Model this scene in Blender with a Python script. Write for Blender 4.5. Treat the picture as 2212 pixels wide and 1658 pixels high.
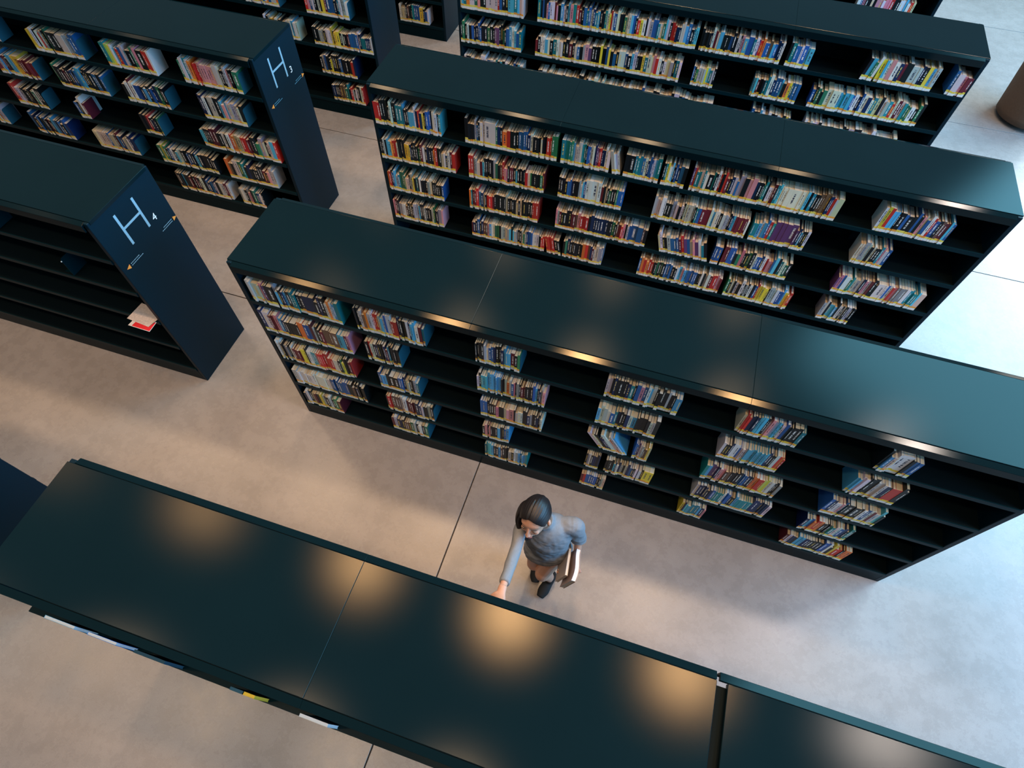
import bpy, bmesh, math, random
from mathutils import Vector, Matrix

for o in list(bpy.data.objects):
    bpy.data.objects.remove(o)
scn = bpy.context.scene
C = scn.collection

# ---------------------------------------------------------------- camera
S = 2.0                      # height of a bookcase in metres; plan figures below are in that unit
CAMH = 2.451116
YAW, TILT, ROLL = 0.28452, 0.561454, 0.027232
cd_ = bpy.data.cameras.new('camera'); cam = bpy.data.objects.new('camera', cd_); C.objects.link(cam)
cd_.sensor_width = 36.0; cd_.lens = 36.0 * 1279.2 / 2212.0
cd_.clip_end = 200
cam.matrix_world = (Matrix.Translation((0, 0, CAMH * S)) @ Matrix.Rotation(YAW, 4, 'Z')
                    @ Matrix.Rotation(TILT, 4, 'X') @ Matrix.Rotation(ROLL, 4, 'Z'))
scn.camera = cam

# ---------------------------------------------------------------- light and exposure
scn.view_settings.view_transform = 'Standard'
scn.view_settings.look = 'None'
scn.view_settings.gamma = 1.0
scn.view_settings.use_curve_mapping = False
scn.view_settings.exposure = 0.25
w = bpy.data.worlds.new('hall_ambient'); scn.world = w; w.use_nodes = True
bg = w.node_tree.nodes['Background']
bg.inputs[0].default_value = (0.34, 0.50, 0.60, 1); bg.inputs[1].default_value = 0.40

def area(name, loc, target, sx, sy, power, col):
    l = bpy.data.lights.new(name, 'AREA'); l.shape = 'RECTANGLE'; l.size = sx; l.size_y = sy
    l.energy = power; l.color = col
    o = bpy.data.objects.new(name, l); C.objects.link(o); o.location = loc
    d = Vector(target) - Vector(loc); o.rotation_euler = d.to_track_quat('-Z', 'Y').to_euler()
    return o
# daylight from the tall glazing on the right and at the far right corner of the hall
area('window_daylight', (13.5, 3.0, 6.0), (1.0, 1.0, 0.0), 14, 8, 3400, (0.20, 0.58, 1.0))
area('roof_light_daylight', (13.5, 16.5, 14.0), (9.0, 11.0, 0.0), 10, 12, 3300, (0.24, 0.72, 1.0))
area('corner_window_daylight', (11.5, 15.0, 6.0), (5.2, 11.0, 0.0), 6, 4, 950, (1.0, 0.96, 0.88))
# rows of warm downlights hung from the ceiling, 8 m above the floor
LAMP_Z = 4.0 * S
LX = [-5.4, -4.05, -2.70, -1.36, -0.22, 1.03]
LY = [-0.41, 0.84, 1.88, 3.05, 4.2, 5.35]
ROWK = [1.15, 1.2, 1.15, 0.4, 0.9, 1.0]        # some rows are dimmed
COLK = [0.5, 0.5, 0.55, 0.85, 1.25, 1.05]
for j, ly in enumerate(LY):
    for i, lx in enumerate(LX):
        l = bpy.data.lights.new('downlight', 'SPOT')
        l.energy = 235 * ROWK[j] * (COLK[i] if j == 1 else 1.0)
        l.color = (1.0, 0.55, 0.24) if j == 1 else (1.0, 0.68, 0.42)
        l.spot_size = math.radians(100); l.spot_blend = 1.0
        l.shadow_soft_size = 0.24
        o = bpy.data.objects.new('downlight', l); C.objects.link(o)
        o.location = (lx * S, ly * S, LAMP_Z)
# a neutral one at the right end of the row over the woman's aisle
for ly in (0.84, 1.88, 3.05):
    l = bpy.data.lights.new('downlight', 'SPOT'); l.energy = 260; l.color = (1.0, 0.86, 0.82)
    l.spot_size = math.radians(100); l.spot_blend = 1.0; l.shadow_soft_size = 0.2
    o = bpy.data.objects.new('downlight', l); C.objects.link(o); o.location = (2.32 * S, ly * S, LAMP_Z)

# ---------------------------------------------------------------- materials
MATS = {}
def mat(name, col, rough=0.6, metal=0.0, spec=0.5, noise=None, bump=None, coat=0.0):
    if name in MATS: return MATS[name]
    m = bpy.data.materials.new(name); m.use_nodes = True; MATS[name] = m
    nt = m.node_tree; b = nt.nodes['Principled BSDF']
    b.inputs['Base Color'].default_value = (*col, 1); b.inputs['Roughness'].default_value = rough
    b.inputs['Metallic'].default_value = metal; b.inputs['Specular IOR Level'].default_value = spec
    b.inputs['Coat Weight'].default_value = coat
    tc = nt.nodes.new('ShaderNodeTexCoord')
    if noise:
        sc, amt = noise
        n = nt.nodes.new('ShaderNodeTexNoise'); n.inputs['Scale'].default_value = sc; n.inputs['Detail'].default_value = 5
        nt.links.new(tc.outputs['Object'], n.inputs['Vector'])
        mx = nt.nodes.new('ShaderNodeMix'); mx.data_type = 'RGBA'
        mx.inputs[6].default_value = (*[c * (1 - amt) for c in col], 1)
        mx.inputs[7].default_value = (*[min(1, c * (1 + amt)) for c in col], 1)
        nt.links.new(n.outputs['Fac'], mx.inputs[0]); nt.links.new(mx.outputs[2], b.inputs['Base Color'])
    if bump:
        sc, st = bump
        n = nt.nodes.new('ShaderNodeTexNoise'); n.inputs['Scale'].default_value = sc; n.inputs['Detail'].default_value = 6
        nt.links.new(tc.outputs['Object'], n.inputs['Vector'])
        bp = nt.nodes.new('ShaderNodeBump'); bp.inputs['Strength'].default_value = st; bp.inputs['Distance'].default_value = 0.01
        nt.links.new(n.outputs['Fac'], bp.inputs['Height']); nt.links.new(bp.outputs[0], b.inputs['Normal'])
    return m

CASE = mat('black_lacquered_steel', (0.0012, 0.013, 0.018), 0.32, 0.0, 0.04, noise=(3, 0.12))
def lacquer(name, diff, gloss, rough):
    """black lacquer: a faint diffuse body under a smooth coat"""
    m = bpy.data.materials.new(name); m.use_nodes = True; nt = m.node_tree; N = nt.nodes; L = nt.links
    N.remove(N['Principled BSDF']); out = N['Material Output']
    d = N.new('ShaderNodeBsdfDiffuse'); g = N.new('ShaderNodeBsdfGlossy'); g.distribution = 'BECKMANN'; g.inputs['Roughness'].default_value = rough
    tc = N.new('ShaderNodeTexCoord'); n = N.new('ShaderNodeTexNoise'); n.inputs['Scale'].default_value = 1.3; n.inputs['Detail'].default_value = 5
    L.new(tc.outputs['Object'], n.inputs['Vector'])
    mx = N.new('ShaderNodeMix'); mx.data_type = 'RGBA'; mx.inputs[6].default_value = (*[c * 0.8 for c in diff], 1); mx.inputs[7].default_value = (*[c * 1.2 for c in diff], 1)
    L.new(n.outputs['Fac'], mx.inputs[0]); L.new(mx.outputs[2], d.inputs['Color'])
    fr = N.new('ShaderNodeLayerWeight'); fr.inputs['Blend'].default_value = 0.3
    mg = N.new('ShaderNodeMix'); mg.data_type = 'RGBA'; mg.inputs[6].default_value = (*gloss, 1); mg.inputs[7].default_value = (0.5, 0.5, 0.5, 1)
    pw = N.new('ShaderNodeMath'); pw.operation = 'POWER'; pw.inputs[1].default_value = 3.0
    L.new(fr.outputs['Facing'], pw.inputs[0]); L.new(pw.outputs[0], mg.inputs[0]); L.new(mg.outputs[2], g.inputs['Color'])
    a = N.new('ShaderNodeAddShader'); L.new(d.outputs[0], a.inputs[0]); L.new(g.outputs[0], a.inputs[1]); L.new(a.outputs[0], out.inputs[0])
    return m
CASETOP = lacquer('black_lacquered_top', (0.0026, 0.0108, 0.0145), (0.0150, 0.0150, 0.0140), 0.19)
STRIP = lacquer('black_gloss_strip', (0.0022, 0.0100, 0.0135), (0.012, 0.012, 0.011), 0.13)
ENDP = mat('dark_blue_end_panel', (0.0012, 0.014, 0.024), 0.42, 0.0, 0.12, noise=(2, 0.1))
INNER = mat('matt_black_interior', (0.0016, 0.006, 0.008), 0.6, 0.0, 0.08)
LIP = mat('teal_black_shelf_lip', (0.0015, 0.017, 0.024), 0.35, 0.0, 0.06)
BOOKEND = mat('teal_steel_bookend', (0.02, 0.115, 0.17), 0.38, 0.0, 0.5)
LETTER = mat('pale_blue_vinyl', (0.22, 0.40, 0.52), 0.5)
DIGIT = mat('white_vinyl', (0.75, 0.82, 0.85), 0.5)
ORANGE = mat('orange_vinyl', (0.85, 0.30, 0.05), 0.5)
FAINT = mat('faint_blue_print', (0.08, 0.26, 0.38), 0.5)

def floor_material():
    m = bpy.data.materials.new('polished_concrete'); m.use_nodes = True
    nt = m.node_tree; N = nt.nodes; L = nt.links; b = N['Principled BSDF']
    tc = N.new('ShaderNodeTexCoord')
    def noise(sc, det, rough=0.55):
        n = N.new('ShaderNodeTexNoise'); n.inputs['Scale'].default_value = sc
        n.inputs['Detail'].default_value = det; n.inputs['Roughness'].default_value = rough
        L.new(tc.outputs['Object'], n.inputs['Vector']); return n
    n1 = noise(0.9, 6, 0.6); n2 = noise(7, 8, 0.7); n3 = noise(160, 3, 0.6)
    r1 = N.new('ShaderNodeValToRGB'); r1.color_ramp.elements[0].position = 0.32; r1.color_ramp.elements[1].position = 0.7
    r1.color_ramp.elements[0].color = (0.275, 0.255, 0.245, 1); r1.color_ramp.elements[1].color = (0.36, 0.338, 0.33, 1)
    L.new(n1.outputs['Fac'], r1.inputs[0])
    r2 = N.new('ShaderNodeValToRGB'); r2.color_ramp.elements[0].position = 0.35; r2.color_ramp.elements[1].position = 0.7
    r2.color_ramp.elements[0].color = (0.92, 0.915, 0.91, 1); r2.color_ramp.elements[1].color = (1.08, 1.08, 1.08, 1)
    L.new(n2.outputs['Fac'], r2.inputs[0])
    mx = N.new('ShaderNodeMix'); mx.data_type = 'RGBA'; mx.blend_type = 'MULTIPLY'; mx.inputs[0].default_value = 1
    L.new(r1.outputs[0], mx.inputs[6]); L.new(r2.outputs[0], mx.inputs[7])
    r3 = N.new('ShaderNodeValToRGB'); r3.color_ramp.elements[0].position = 0.3; r3.color_ramp.elements[1].position = 0.7
    r3.color_ramp.elements[0].color = (0.86, 0.86, 0.86, 1); r3.color_ramp.elements[1].color = (1.1, 1.1, 1.1, 1)
    L.new(n3.outputs['Fac'], r3.inputs[0])
    m2 = N.new('ShaderNodeMix'); m2.data_type = 'RGBA'; m2.blend_type = 'MULTIPLY'; m2.inputs[0].default_value = 1
    L.new(mx.outputs[2], m2.inputs[6]); L.new(r3.outputs[0], m2.inputs[7])
    L.new(m2.outputs[2], b.inputs['Base Color'])
    rr = N.new('ShaderNodeMapRange'); rr.inputs[3].default_value = 0.19; rr.inputs[4].default_value = 0.36
    L.new(n2.outputs['Fac'], rr.inputs[0]); L.new(rr.outputs[0], b.inputs['Roughness'])
    bp = N.new('ShaderNodeBump'); bp.inputs['Strength'].default_value = 0.035; bp.inputs['Distance'].default_value = 0.01
    L.new(n2.outputs['Fac'], bp.inputs['Height']); L.new(bp.outputs[0], b.inputs['Normal'])
    b.inputs['Specular IOR Level'].default_value = 0.45
    return m
FLOOR = floor_material()
JOINT = mat('joint_filler', (0.035, 0.032, 0.03), 0.8)

def book_material():
    """cover colour and lettering colour come from mesh attributes; UVs run over the spine only"""
    m = bpy.data.materials.new('printed_book_cloth'); m.use_nodes = True
    nt = m.node_tree; N = nt.nodes; L = nt.links; b = N['Principled BSDF']
    a = N.new('ShaderNodeAttribute'); a.attribute_name = 'Col'
    t = N.new('ShaderNodeAttribute'); t.attribute_name = 'Title'
    uv = N.new('ShaderNodeUVMap'); uv.uv_map = 'UVMap'
    mp = N.new('ShaderNodeMapping'); mp.inputs['Scale'].default_value = (1.2, 34, 1)
    L.new(uv.outputs[0], mp.inputs[0])
    n = N.new('ShaderNodeTexNoise'); n.inputs['Scale'].default_value = 1.0; n.inputs['Detail'].default_value = 1
    L.new(mp.outputs[0], n.inputs['Vector'])
    g = N.new('ShaderNodeMath'); g.operation = 'GREATER_THAN'; g.inputs[1].default_value = 0.47
    L.new(n.outputs['Fac'], g.inputs[0])
    sp = N.new('ShaderNodeSeparateXYZ'); L.new(uv.outputs[0], sp.inputs[0])
    fr = N.new('ShaderNodeMath'); fr.operation = 'FRACT'; L.new(sp.outputs[0], fr.inputs[0])
    def band(src, lo, hi):
        c = N.new('ShaderNodeMath'); c.operation = 'SUBTRACT'; c.inputs[1].default_value = (lo + hi) / 2; L.new(src, c.inputs[0])
        d = N.new('ShaderNodeMath'); d.operation = 'ABSOLUTE'; L.new(c.outputs[0], d.inputs[0])
        e = N.new('ShaderNodeMath'); e.operation = 'LESS_THAN'; e.inputs[1].default_value = (hi - lo) / 2; L.new(d.outputs[0], e.inputs[0])
        return e
    bu = band(fr.outputs[0], 0.34, 0.66); bv = band(sp.outputs[1], 0.38, 0.86)
    p = N.new('ShaderNodeMath'); p.operation = 'MULTIPLY'; L.new(bu.outputs[0], p.inputs[0]); L.new(bv.outputs[0], p.inputs[1])
    p2 = N.new('ShaderNodeMath'); p2.operation = 'MULTIPLY'; L.new(p.outputs[0], p2.inputs[0]); L.new(g.outputs[0], p2.inputs[1])
    mx = N.new('ShaderNodeMix'); mx.data_type = 'RGBA'
    L.new(p2.outputs[0], mx.inputs[0]); L.new(a.outputs['Color'], mx.inputs[6]); L.new(t.outputs['Color'], mx.inputs[7])
    L.new(mx.outputs[2], b.inputs['Base Color'])
    b.inputs['Roughness'].default_value = 0.42; b.inputs['Specular IOR Level'].default_value = 0.25
    return m
BOOK = book_material()
def paper_material():
    m = bpy.data.materials.new('page_paper'); m.use_nodes = True
    nt = m.node_tree; N = nt.nodes; L = nt.links; b = N['Principled BSDF']
    a = N.new('ShaderNodeAttribute'); a.attribute_name = 'Col'
    L.new(a.outputs['Color'], b.inputs['Base Color']); b.inputs['Roughness'].default_value = 0.8
    return m
PAPER = paper_material()

# ---------------------------------------------------------------- helpers
def empty(name, loc=(0, 0, 0), rz=0):
    o = bpy.data.objects.new(name, None); C.objects.link(o); o.location = loc; o.rotation_euler = (0, 0, rz)
    o.empty_display_size = 0.1
    return o
def tag(o, label=None, cat=None, group=None, kind=None):
    if label: o['label'] = label
    if cat: o['category'] = cat
    if group: o['group'] = group
    if kind: o['kind'] = kind
    return o
class MB:
    """collects boxes and polygons, then links them as one mesh object"""
    def __init__(s): s.v = []; s.f = []
    def box(s, x0, x1, y0, y1, z0, z1):
        n = len(s.v)
        s.v += [(x, y, z) for x in (x0, x1) for y in (y0, y1) for z in (z0, z1)]
        for q in ((0, 1, 3, 2), (4, 6, 7, 5), (0, 4, 5, 1), (2, 3, 7, 6), (0, 2, 6, 4), (1, 5, 7, 3)):
            s.f.append(tuple(n + i for i in q))
        return s
    def prism(s, prof, x0, x1):
        """profile of (y, z) points extruded along x"""
        n = len(s.v); k = len(prof)
        s.v += [(x0, y, z) for y, z in prof] + [(x1, y, z) for y, z in prof]
        for i in range(k):
            j = (i + 1) % k; s.f.append((n + i, n + j, n + k + j, n + k + i))
        s.f.append(tuple(n + i for i in reversed(range(k)))); s.f.append(tuple(n + k + i for i in range(k)))
        return s
    def build(s, name, m, parent=None, bevel=0.0, smooth=False):
        me = bpy.data.meshes.new(name); me.from_pydata(s.v, [], s.f)
        bm = bmesh.new(); bm.from_mesh(me); bmesh.ops.recalc_face_normals(bm, faces=bm.faces)
        if bevel:
            bmesh.ops.bevel(bm, geom=bm.edges[:], offset=bevel, segments=1, affect='EDGES')
        bm.to_mesh(me); bm.free()
        me.materials.append(m)
        if smooth: me.shade_smooth()
        o = bpy.data.objects.new(name, me); C.objects.link(o)
        if parent: o.parent = parent
        return o

# ---------------------------------------------------------------- the floor: slabs with sawn joints
fl = MB().box(-26, 22, -8, 40, -0.20, -0.012).build('floor', JOINT); fl['kind'] = 'structure'
FX = [-24.9, -17.9, -10.9, -0.888, 9.1, 21.9]
ys = [0.10 + 1.452 * k for k in range(-3, 14)]
for i in range(len(FX) - 1):
    for k in range(len(ys) - 1):
        g = 0.005
        MB().box(FX[i] + g, FX[i + 1] - g, ys[k] * S + g, ys[k + 1] * S - g, -0.012, 0.0).build('floor_slab', FLOOR, fl, bevel=0.002)

# ---------------------------------------------------------------- bookcases
YN, P, D = -0.046705 * S, 1.077832 * S, 0.344066 * S
XL, XR, XE = -1.843241 * S, -1.299431 * S, 1.273191 * S
MOD = (XE - XR) / 3
LEV = [z * S for z in (0.8165, 0.636, 0.455, 0.275, 0.098)]
def bookcase(k, x0, x1, label, wide_gap=False, ledge=False):
    y0 = YN + P * k; y1 = y0 + D; xm = (x0 + x1) / 2; ym = (y0 + y1) / 2
    root = empty('bookcase', (xm, ym, 0)); tag(root, label, 'bookcase', 'long black double-sided bookcases')
    L = (x1 - x0) / 2; H = D / 2; ins = 0.034; t = 0.036
    # end panels
    for s in (-1, 1):
        a, b = sorted((s * L, s * (L - t)))
        MB().box(a, b, -H + 0.012, H - 0.012, 0, S - 0.006).build('end_panel', ENDP, root, bevel=0.003)
    # tops: three panels with hairline seams
    nm = 3; mod = 2 * L / nm
    for i in range(nm):
        a = -L - 0.004 + i * mod + (0.002 if i else 0); b = -L + (i + 1) * mod + (0.004 if i == nm - 1 else -0.002)
        if wide_gap and i == 1: b -= 0.01
        if wide_gap and i == 2: a += 0.038
        MB().box(a, b, -H + ins, H - ins, S - 0.03, S).build('top_panel', CASETOP, root, bevel=0.002)
        for s in (-1, 1):
            yi, yo = s * (H - ins + 0.003), s * (H + 0.006)
            prof = [(yi, S - 0.003), (yo, S - 0.016), (yo, S - 0.075), (yo - s * 0.012, S - 0.075), (yo - s * 0.012, S - 0.03), (yi, S - 0.03)]
            if i == 0: a2 = -L + t
            else: a2 = a
            b2 = L - t if i == nm - 1 else b
            if wide_gap and i == 2: a2 = -L + i * mod + 0.002
            MB().prism(prof, a2 if not (wide_gap and s > 0 and i == 0) else a2, b2).build('valance', STRIP, root, bevel=0.0015)
    MB().box(-L + t, L - t, -H + 0.05, H - 0.05, S - 0.05, S - 0.031).build('inner_top', INNER, root)
    # back panel down the middle, boards both sides
    MB().box(-L + t, L - t, -0.012, 0.012, 0.02, S - 0.05).build('back_panel', INNER, root)
    for li, z in enumerate(LEV):
        for s in (-1, 1):
            ya, yb = sorted((s * 0.0125, s * (H - 0.012)))
            bo = MB().box(-L + t, L - t, ya, yb, z - 0.026, z - 0.004).build('shelf_board', INNER, root)
            yc, yd = sorted((s * (H - 0.004), s * (H - 0.012)))
            MB().box(-L + t, L - t, yc, yd, z - 0.040, z - 0.001).build('front_lip', LIP, bo, bevel=0.0015)
    for s in (-1, 1):
        ya, yb = sorted((s * (H - 0.03), s * (H - 0.012)))
        MB().box(-L + t, L - t, ya, yb, 0.0, LEV[4] - 0.041).build('plinth', CASE, root, bevel=0.002)
    # uprights at the back of every bay
    for i in range(1, 6):
        x = -L + i * L / 3
        for s in (-1, 1):
            ya, yb = sorted((s * 0.0125, s * 0.045))
            MB().box(x - 0.015, x + 0.015, ya, yb, LEV[4], S - 0.051).build('upright', INNER, root)
    if ledge:
        MB().box(-L + 0.03, L - 0.03, -H - 0.046, -H - 0.005, LEV[0] - 0.05, LEV[0] - 0.03).build('display_ledge', CASE, root, bevel=0.002)
    return root

S1 = bookcase(0, XR, XE, 'black bookcase nearest the camera, its wide top crossing the bottom of the photo', wide_gap=True, ledge=True)
S2 = bookcase(1, XR, XE, 'long black bookcase with half-filled shelves directly behind the woman')
S3 = bookcase(2, XR, XE, 'long black bookcase densely filled with books, second behind the woman')
S4 = bookcase(3, XR, XE, 'long black bookcase of crowded shelves, third behind the woman, near upper right')
S5 = bookcase(4, XR, XE, 'black bookcase barely showing at the top right edge, farthest behind the woman')
H5 = bookcase(0, XL - 3 * MOD, XL, 'black bookcase of which only the blue-black end panel shows at the left edge')
H4 = bookcase(1, XL - 3 * MOD, XL, 'empty black bookcase marked H 4 on its end panel')
H3 = bookcase(2, XL - 3 * MOD, XL, 'black bookcase marked H 3 on its end panel, books held by bookends')
H2 = bookcase(3, XL - 3 * MOD, XL, 'black bookcase just behind the one marked H 3')
H1 = bookcase(4, XL - 3 * MOD, XL, 'black bookcase at the top edge, second behind the one marked H 3')

# painted signs on the end panels facing the cross aisle
def sign(root, k, digit):
    x = (root.location.x); L = (XL - (XL - 3 * MOD)) / 2
    y0 = YN + P * k
    def yy(v): return v * S - root.location.y + (P * (k - 1))     # figures below are measured on row 1
    X0, X1 = L + 0.0005, L + 0.0025
    m = MB()
    t = 0.0105
    a, b = yy(1.141), yy(1.240); z0, z1 = 0.812 * S, 0.950 * S; zc = 0.884 * S
    m.box(X0, X1, a - t, a + t, z0, z1); m.box(X0, X1, b - t, b + t, z0, z1); m.box(X0, X1, a + t, b - t, zc - 0.009, zc + 0.009)
    o = m.build('letter', LETTER, root); o['label'] = 'large thin pale blue letter H'
    cu = bpy.data.curves.new('number', 'FONT'); cu.body = digit; cu.size = 0.085; cu.extrude = 0.0008; cu.align_x = 'CENTER'
    tmp = bpy.data.objects.new('tmp', cu); C.objects.link(tmp)
    bpy.context.view_layer.update()
    me = bpy.data.meshes.new_from_object(tmp.evaluated_get(bpy.context.evaluated_depsgraph_get()))
    bpy.data.objects.remove(tmp)
    me.materials.clear(); me.materials.append(DIGIT)
    o = bpy.data.objects.new('number', me); C.objects.link(o); o.parent = root
    o.matrix_local = Matrix.Translation((X0 + 0.0012, yy(1.279), 0.812 * S)) @ Matrix(((0, 0, 1, 0), (1, 0, 0, 0), (0, 1, 0, 0), (0, 0, 0, 1)))
    o['label'] = 'white number ' + digit
    for s, yc, zc in ((-1, 1.066, 0.757), (1, 1.358, 0.757)):
        m = MB(); Y = yy(yc); Z = zc * S; n = 0.019
        v = [(X0, Y - s * n, Z - n), (X0, Y - s * n, Z + n), (X0, Y + s * n, Z)]
        m.v = v + [(X1, p[1], p[2]) for p in v]; m.f = [(0, 1, 2), (3, 5, 4), (0, 3, 4, 1), (1, 4, 5, 2), (2, 5, 3, 0)]
        o = m.build('arrow', ORANGE, root); o['label'] = 'small orange triangle'
        m = MB()
        for r, (u0, u1) in enumerate(((0.035, 0.13), (0.035, 0.165))):
            rr = random.Random(k * 10 + r + s)
            u = u0
            while u < u1:
                w_ = rr.uniform(0.006, 0.016)
                ya, yb = sorted((Y - s * u, Y - s * (u + w_)))
                m.box(X0, X1 - 0.001, ya, yb, Z + 0.008 - r * 0.018, Z + 0.013 - r * 0.018); u += w_ + 0.004
        o = m.build('small_print', LETTER if k == 1 else FAINT, root); o['label'] = 'two short lines of tiny pale print beside the triangle'
sign(H4, 1, '4'); sign(H3, 2, '3')

# ---------------------------------------------------------------- the woman
SKIN = mat('skin', (0.56, 0.30, 0.205), 0.5, noise=(9, 0.10))
DRESS = mat('heather_blue_grey_jersey', (0.205, 0.222, 0.250), 0.9, noise=(120, 0.16), bump=(18, 0.25))
HAIR = mat('dark_brown_hair', (0.012, 0.010, 0.011), 0.42, spec=0.4)
BOOT = mat('black_suede', (0.010, 0.013, 0.016), 0.75, spec=0.3)
LIPM = mat('lips', (0.36, 0.10, 0.09), 0.5)
EYEW = mat('eye_white', (0.30, 0.24, 0.21), 0.4)
DARKM = mat('iris_and_lashes', (0.02, 0.014, 0.012), 0.5)
def crom(P_, n=8):
    P_ = [Vector(p) for p in P_]; out = []
    Q = [P_[0] * 2 - P_[1]] + P_ + [P_[-1] * 2 - P_[-2]]
    for i in range(1, len(Q) - 2):
        for k in range(n):
            t = k / n; a, b, c, d = Q[i - 1], Q[i], Q[i + 1], Q[i + 2]
            out.append(0.5 * ((2 * b) + (c - a) * t + (2 * a - 5 * b + 4 * c - d) * t * t + (3 * b - 3 * c + d - a) * t ** 3))
    out.append(P_[-1]); return out
def loft(m, pts, radii, side=(1, 0, 0), seg=16, n=6, cap=True):
    """closed tube through pts; radii are (half width along side, half depth) or one number"""
    R = [Vector((*(r if isinstance(r, tuple) else (r, r)), 0)) for r in radii]
    Pn = crom(pts, n); Rn = crom(R, n); base = len(m.v); side = Vector(side)
    for i, p in enumerate(Pn):
        tg = (Pn[min(i + 1, len(Pn) - 1)] - Pn[max(i - 1, 0)]).normalized()
        s = (side - tg * side.dot(tg)).normalized(); q = tg.cross(s)
        for j in range(seg):
            a = 2 * math.pi * j / seg
            m.v.append(tuple(p + s * math.cos(a) * Rn[i].x + q * math.sin(a) * Rn[i].y))
    for i in range(len(Pn) - 1):
        for j in range(seg):
            k = (j + 1) % seg; A = base + i * seg; B = A + seg
            m.f.append((A + j, A + k, B + k, B + j))
    if cap:
        m.f.append(tuple(base + j for j in reversed(range(seg))))
        m.f.append(tuple(base + (len(Pn) - 1) * seg + j for j in range(seg)))
def ell(m, c, r, M=None, nu=16, nv=10):
    c = Vector(c); base = len(m.v)
    for i in range(1, nv):
        th = math.pi * i / nv
        for j in range(nu):
            ph = 2 * math.pi * j / nu
            p = Vector((r[0] * math.sin(th) * math.cos(ph), r[1] * math.sin(th) * math.sin(ph), r[2] * math.cos(th)))
            if M: p = M @ p
            m.v.append(tuple(c + p))
    for s in (1, -1):
        p = Vector((0, 0, s * r[2]));  p = M @ p if M else p; m.v.append(tuple(c + p))
    top, bot = base + (nv - 1) * nu, base + (nv - 1) * nu + 1
    for i in range(nv - 2):
        for j in range(nu):
            k = (j + 1) % nu; A = base + i * nu; B = A + nu
            m.f.append((A + j, B + j, B + k, A + k))
    for j in range(nu):
        k = (j + 1) % nu
        m.f.append((top, base + j, base + k)); m.f.append((bot, base + (nv - 2) * nu + k, base + (nv - 2) * nu + j))
def fuse(m, name, material, parent, voxel, smooth=4):
    """fuses overlapping closed shapes into one continuous skin"""
    o = m.build(name, material, None)
    r = o.modifiers.new('r', 'REMESH'); r.mode = 'VOXEL'; r.voxel_size = voxel; r.use_smooth_shade = True
    s = o.modifiers.new('s', 'SMOOTH'); s.factor = 0.5; s.iterations = smooth
    bpy.context.view_layer.update()
    dg = bpy.context.evaluated_depsgraph_get()
    me = bpy.data.meshes.new_from_object(o.evaluated_get(dg)); me.name = name
    o.modifiers.clear(); o.data = me
    me.materials.clear(); me.materials.append(material); me.shade_smooth()
    o.parent = parent; o.matrix_parent_inverse = parent.matrix_world.inverted()
    return o
person = empty('person', (-0.07, 1.24, 0.0)); bpy.context.view_layer.update()
tag(person, 'woman with dark tied hair in a grey-blue dress reaching into the nearest bookcase', 'person')

hipL, hipR = (0.000, 1.262, 0.86), (-0.148, 1.245, 0.86)
kneeL, ankL = (-0.070, 1.165, 0.50), (-0.006, 1.262, 0.10)
kneeR, ankR = (-0.150, 1.230, 0.47), (-0.146, 1.345, 0.11)
shL, shR = (0.052, 1.292, 1.315), (-0.256, 1.178, 1.325)
elL, wrL = (0.100, 1.312, 1.075), (0.150, 1.165, 0.845)
elR, wrR = (-0.248, 0.995, 1.400), (-0.243, 0.735, 1.525)
neckB = (-0.118, 1.245, 1.35)
SH = (Vector(shL) - Vector(shR)).normalized()

# head frame: x to her left, -y forward, z up
HM = (Matrix.Translation((-0.190, 1.212, 1.475)) @ Matrix.Rotation(math.radians(-7), 4, 'Z')
      @ Matrix.Rotation(math.radians(1), 4, 'X') @ Matrix.Rotation(math.radians(-6), 4, 'Y') @ Matrix.Scale(1.10, 4))
H3m = HM.to_3x3()
def hp(x, y, z): return tuple(HM @ Vector((x, y, z)))

def hand(m, wrist, d, nrm, size=1.0, curl=0.35, spread=0.10, thumb=1):
    """palm and five bent fingers; d points along the hand, nrm out of the palm"""
    d = Vector(d).normalized(); nrm = Vector(nrm); nrm = (nrm - d * nrm.dot(d)).normalized(); s = d.cross(nrm) * thumb
    W = Vector(wrist); k = size
    loft(m, [W - d * 0.03, W + d * 0.01, W + d * 0.045 * k, W + d * 0.085 * k],
         [(0.024, 0.018), (0.027, 0.016), (0.037, 0.014), (0.036, 0.011)], side=s, seg=14, n=4)
    for i, (off, ln, r) in enumerate(((0.028, 0.068, 0.0082), (0.0095, 0.077, 0.0084), (-0.009, 0.071, 0.0080), (-0.026, 0.056, 0.0072))):
        b = W + d * (0.078 - 0.006 * abs(i - 1)) * k + s * off * k
        fd = (d + s * (off * spread * 8)).normalized(); c = curl * (1 + 0.12 * i)
        pts = [b - fd * 0.02, b]; a = 0.0; L_ = ln * k
        for frac, da in ((0.45, c * 0.7), (0.32, c * 1.1), (0.23, c * 0.8)):
            a += da; b = b + (fd * math.cos(a) + nrm * math.sin(a)) * L_ * frac; pts.append(b)
        loft(m, pts, [r * 1.1, r * 1.08, r, r * 0.92, r * 0.72], side=s, seg=10, n=4)
    b = W + d * 0.022 * k + s * 0.026 * k
    t1 = b + (d * 0.6 + s * 0.65 + nrm * 0.35).normalized() * 0.036 * k
    t2 = t1 + (d * 0.85 + s * 0.2 + nrm * 0.45).normalized() * 0.030 * k
    t3 = t2 + (d * 0.9 - s * 0.1 + nrm * 0.5).normalized() * 0.022 * k
    loft(m, [b - s * 0.015, b, t1, t2, t3], [0.012, 0.0125, 0.0105, 0.0095, 0.0068], side=nrm, seg=10, n=4)

body = MB()
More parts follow.
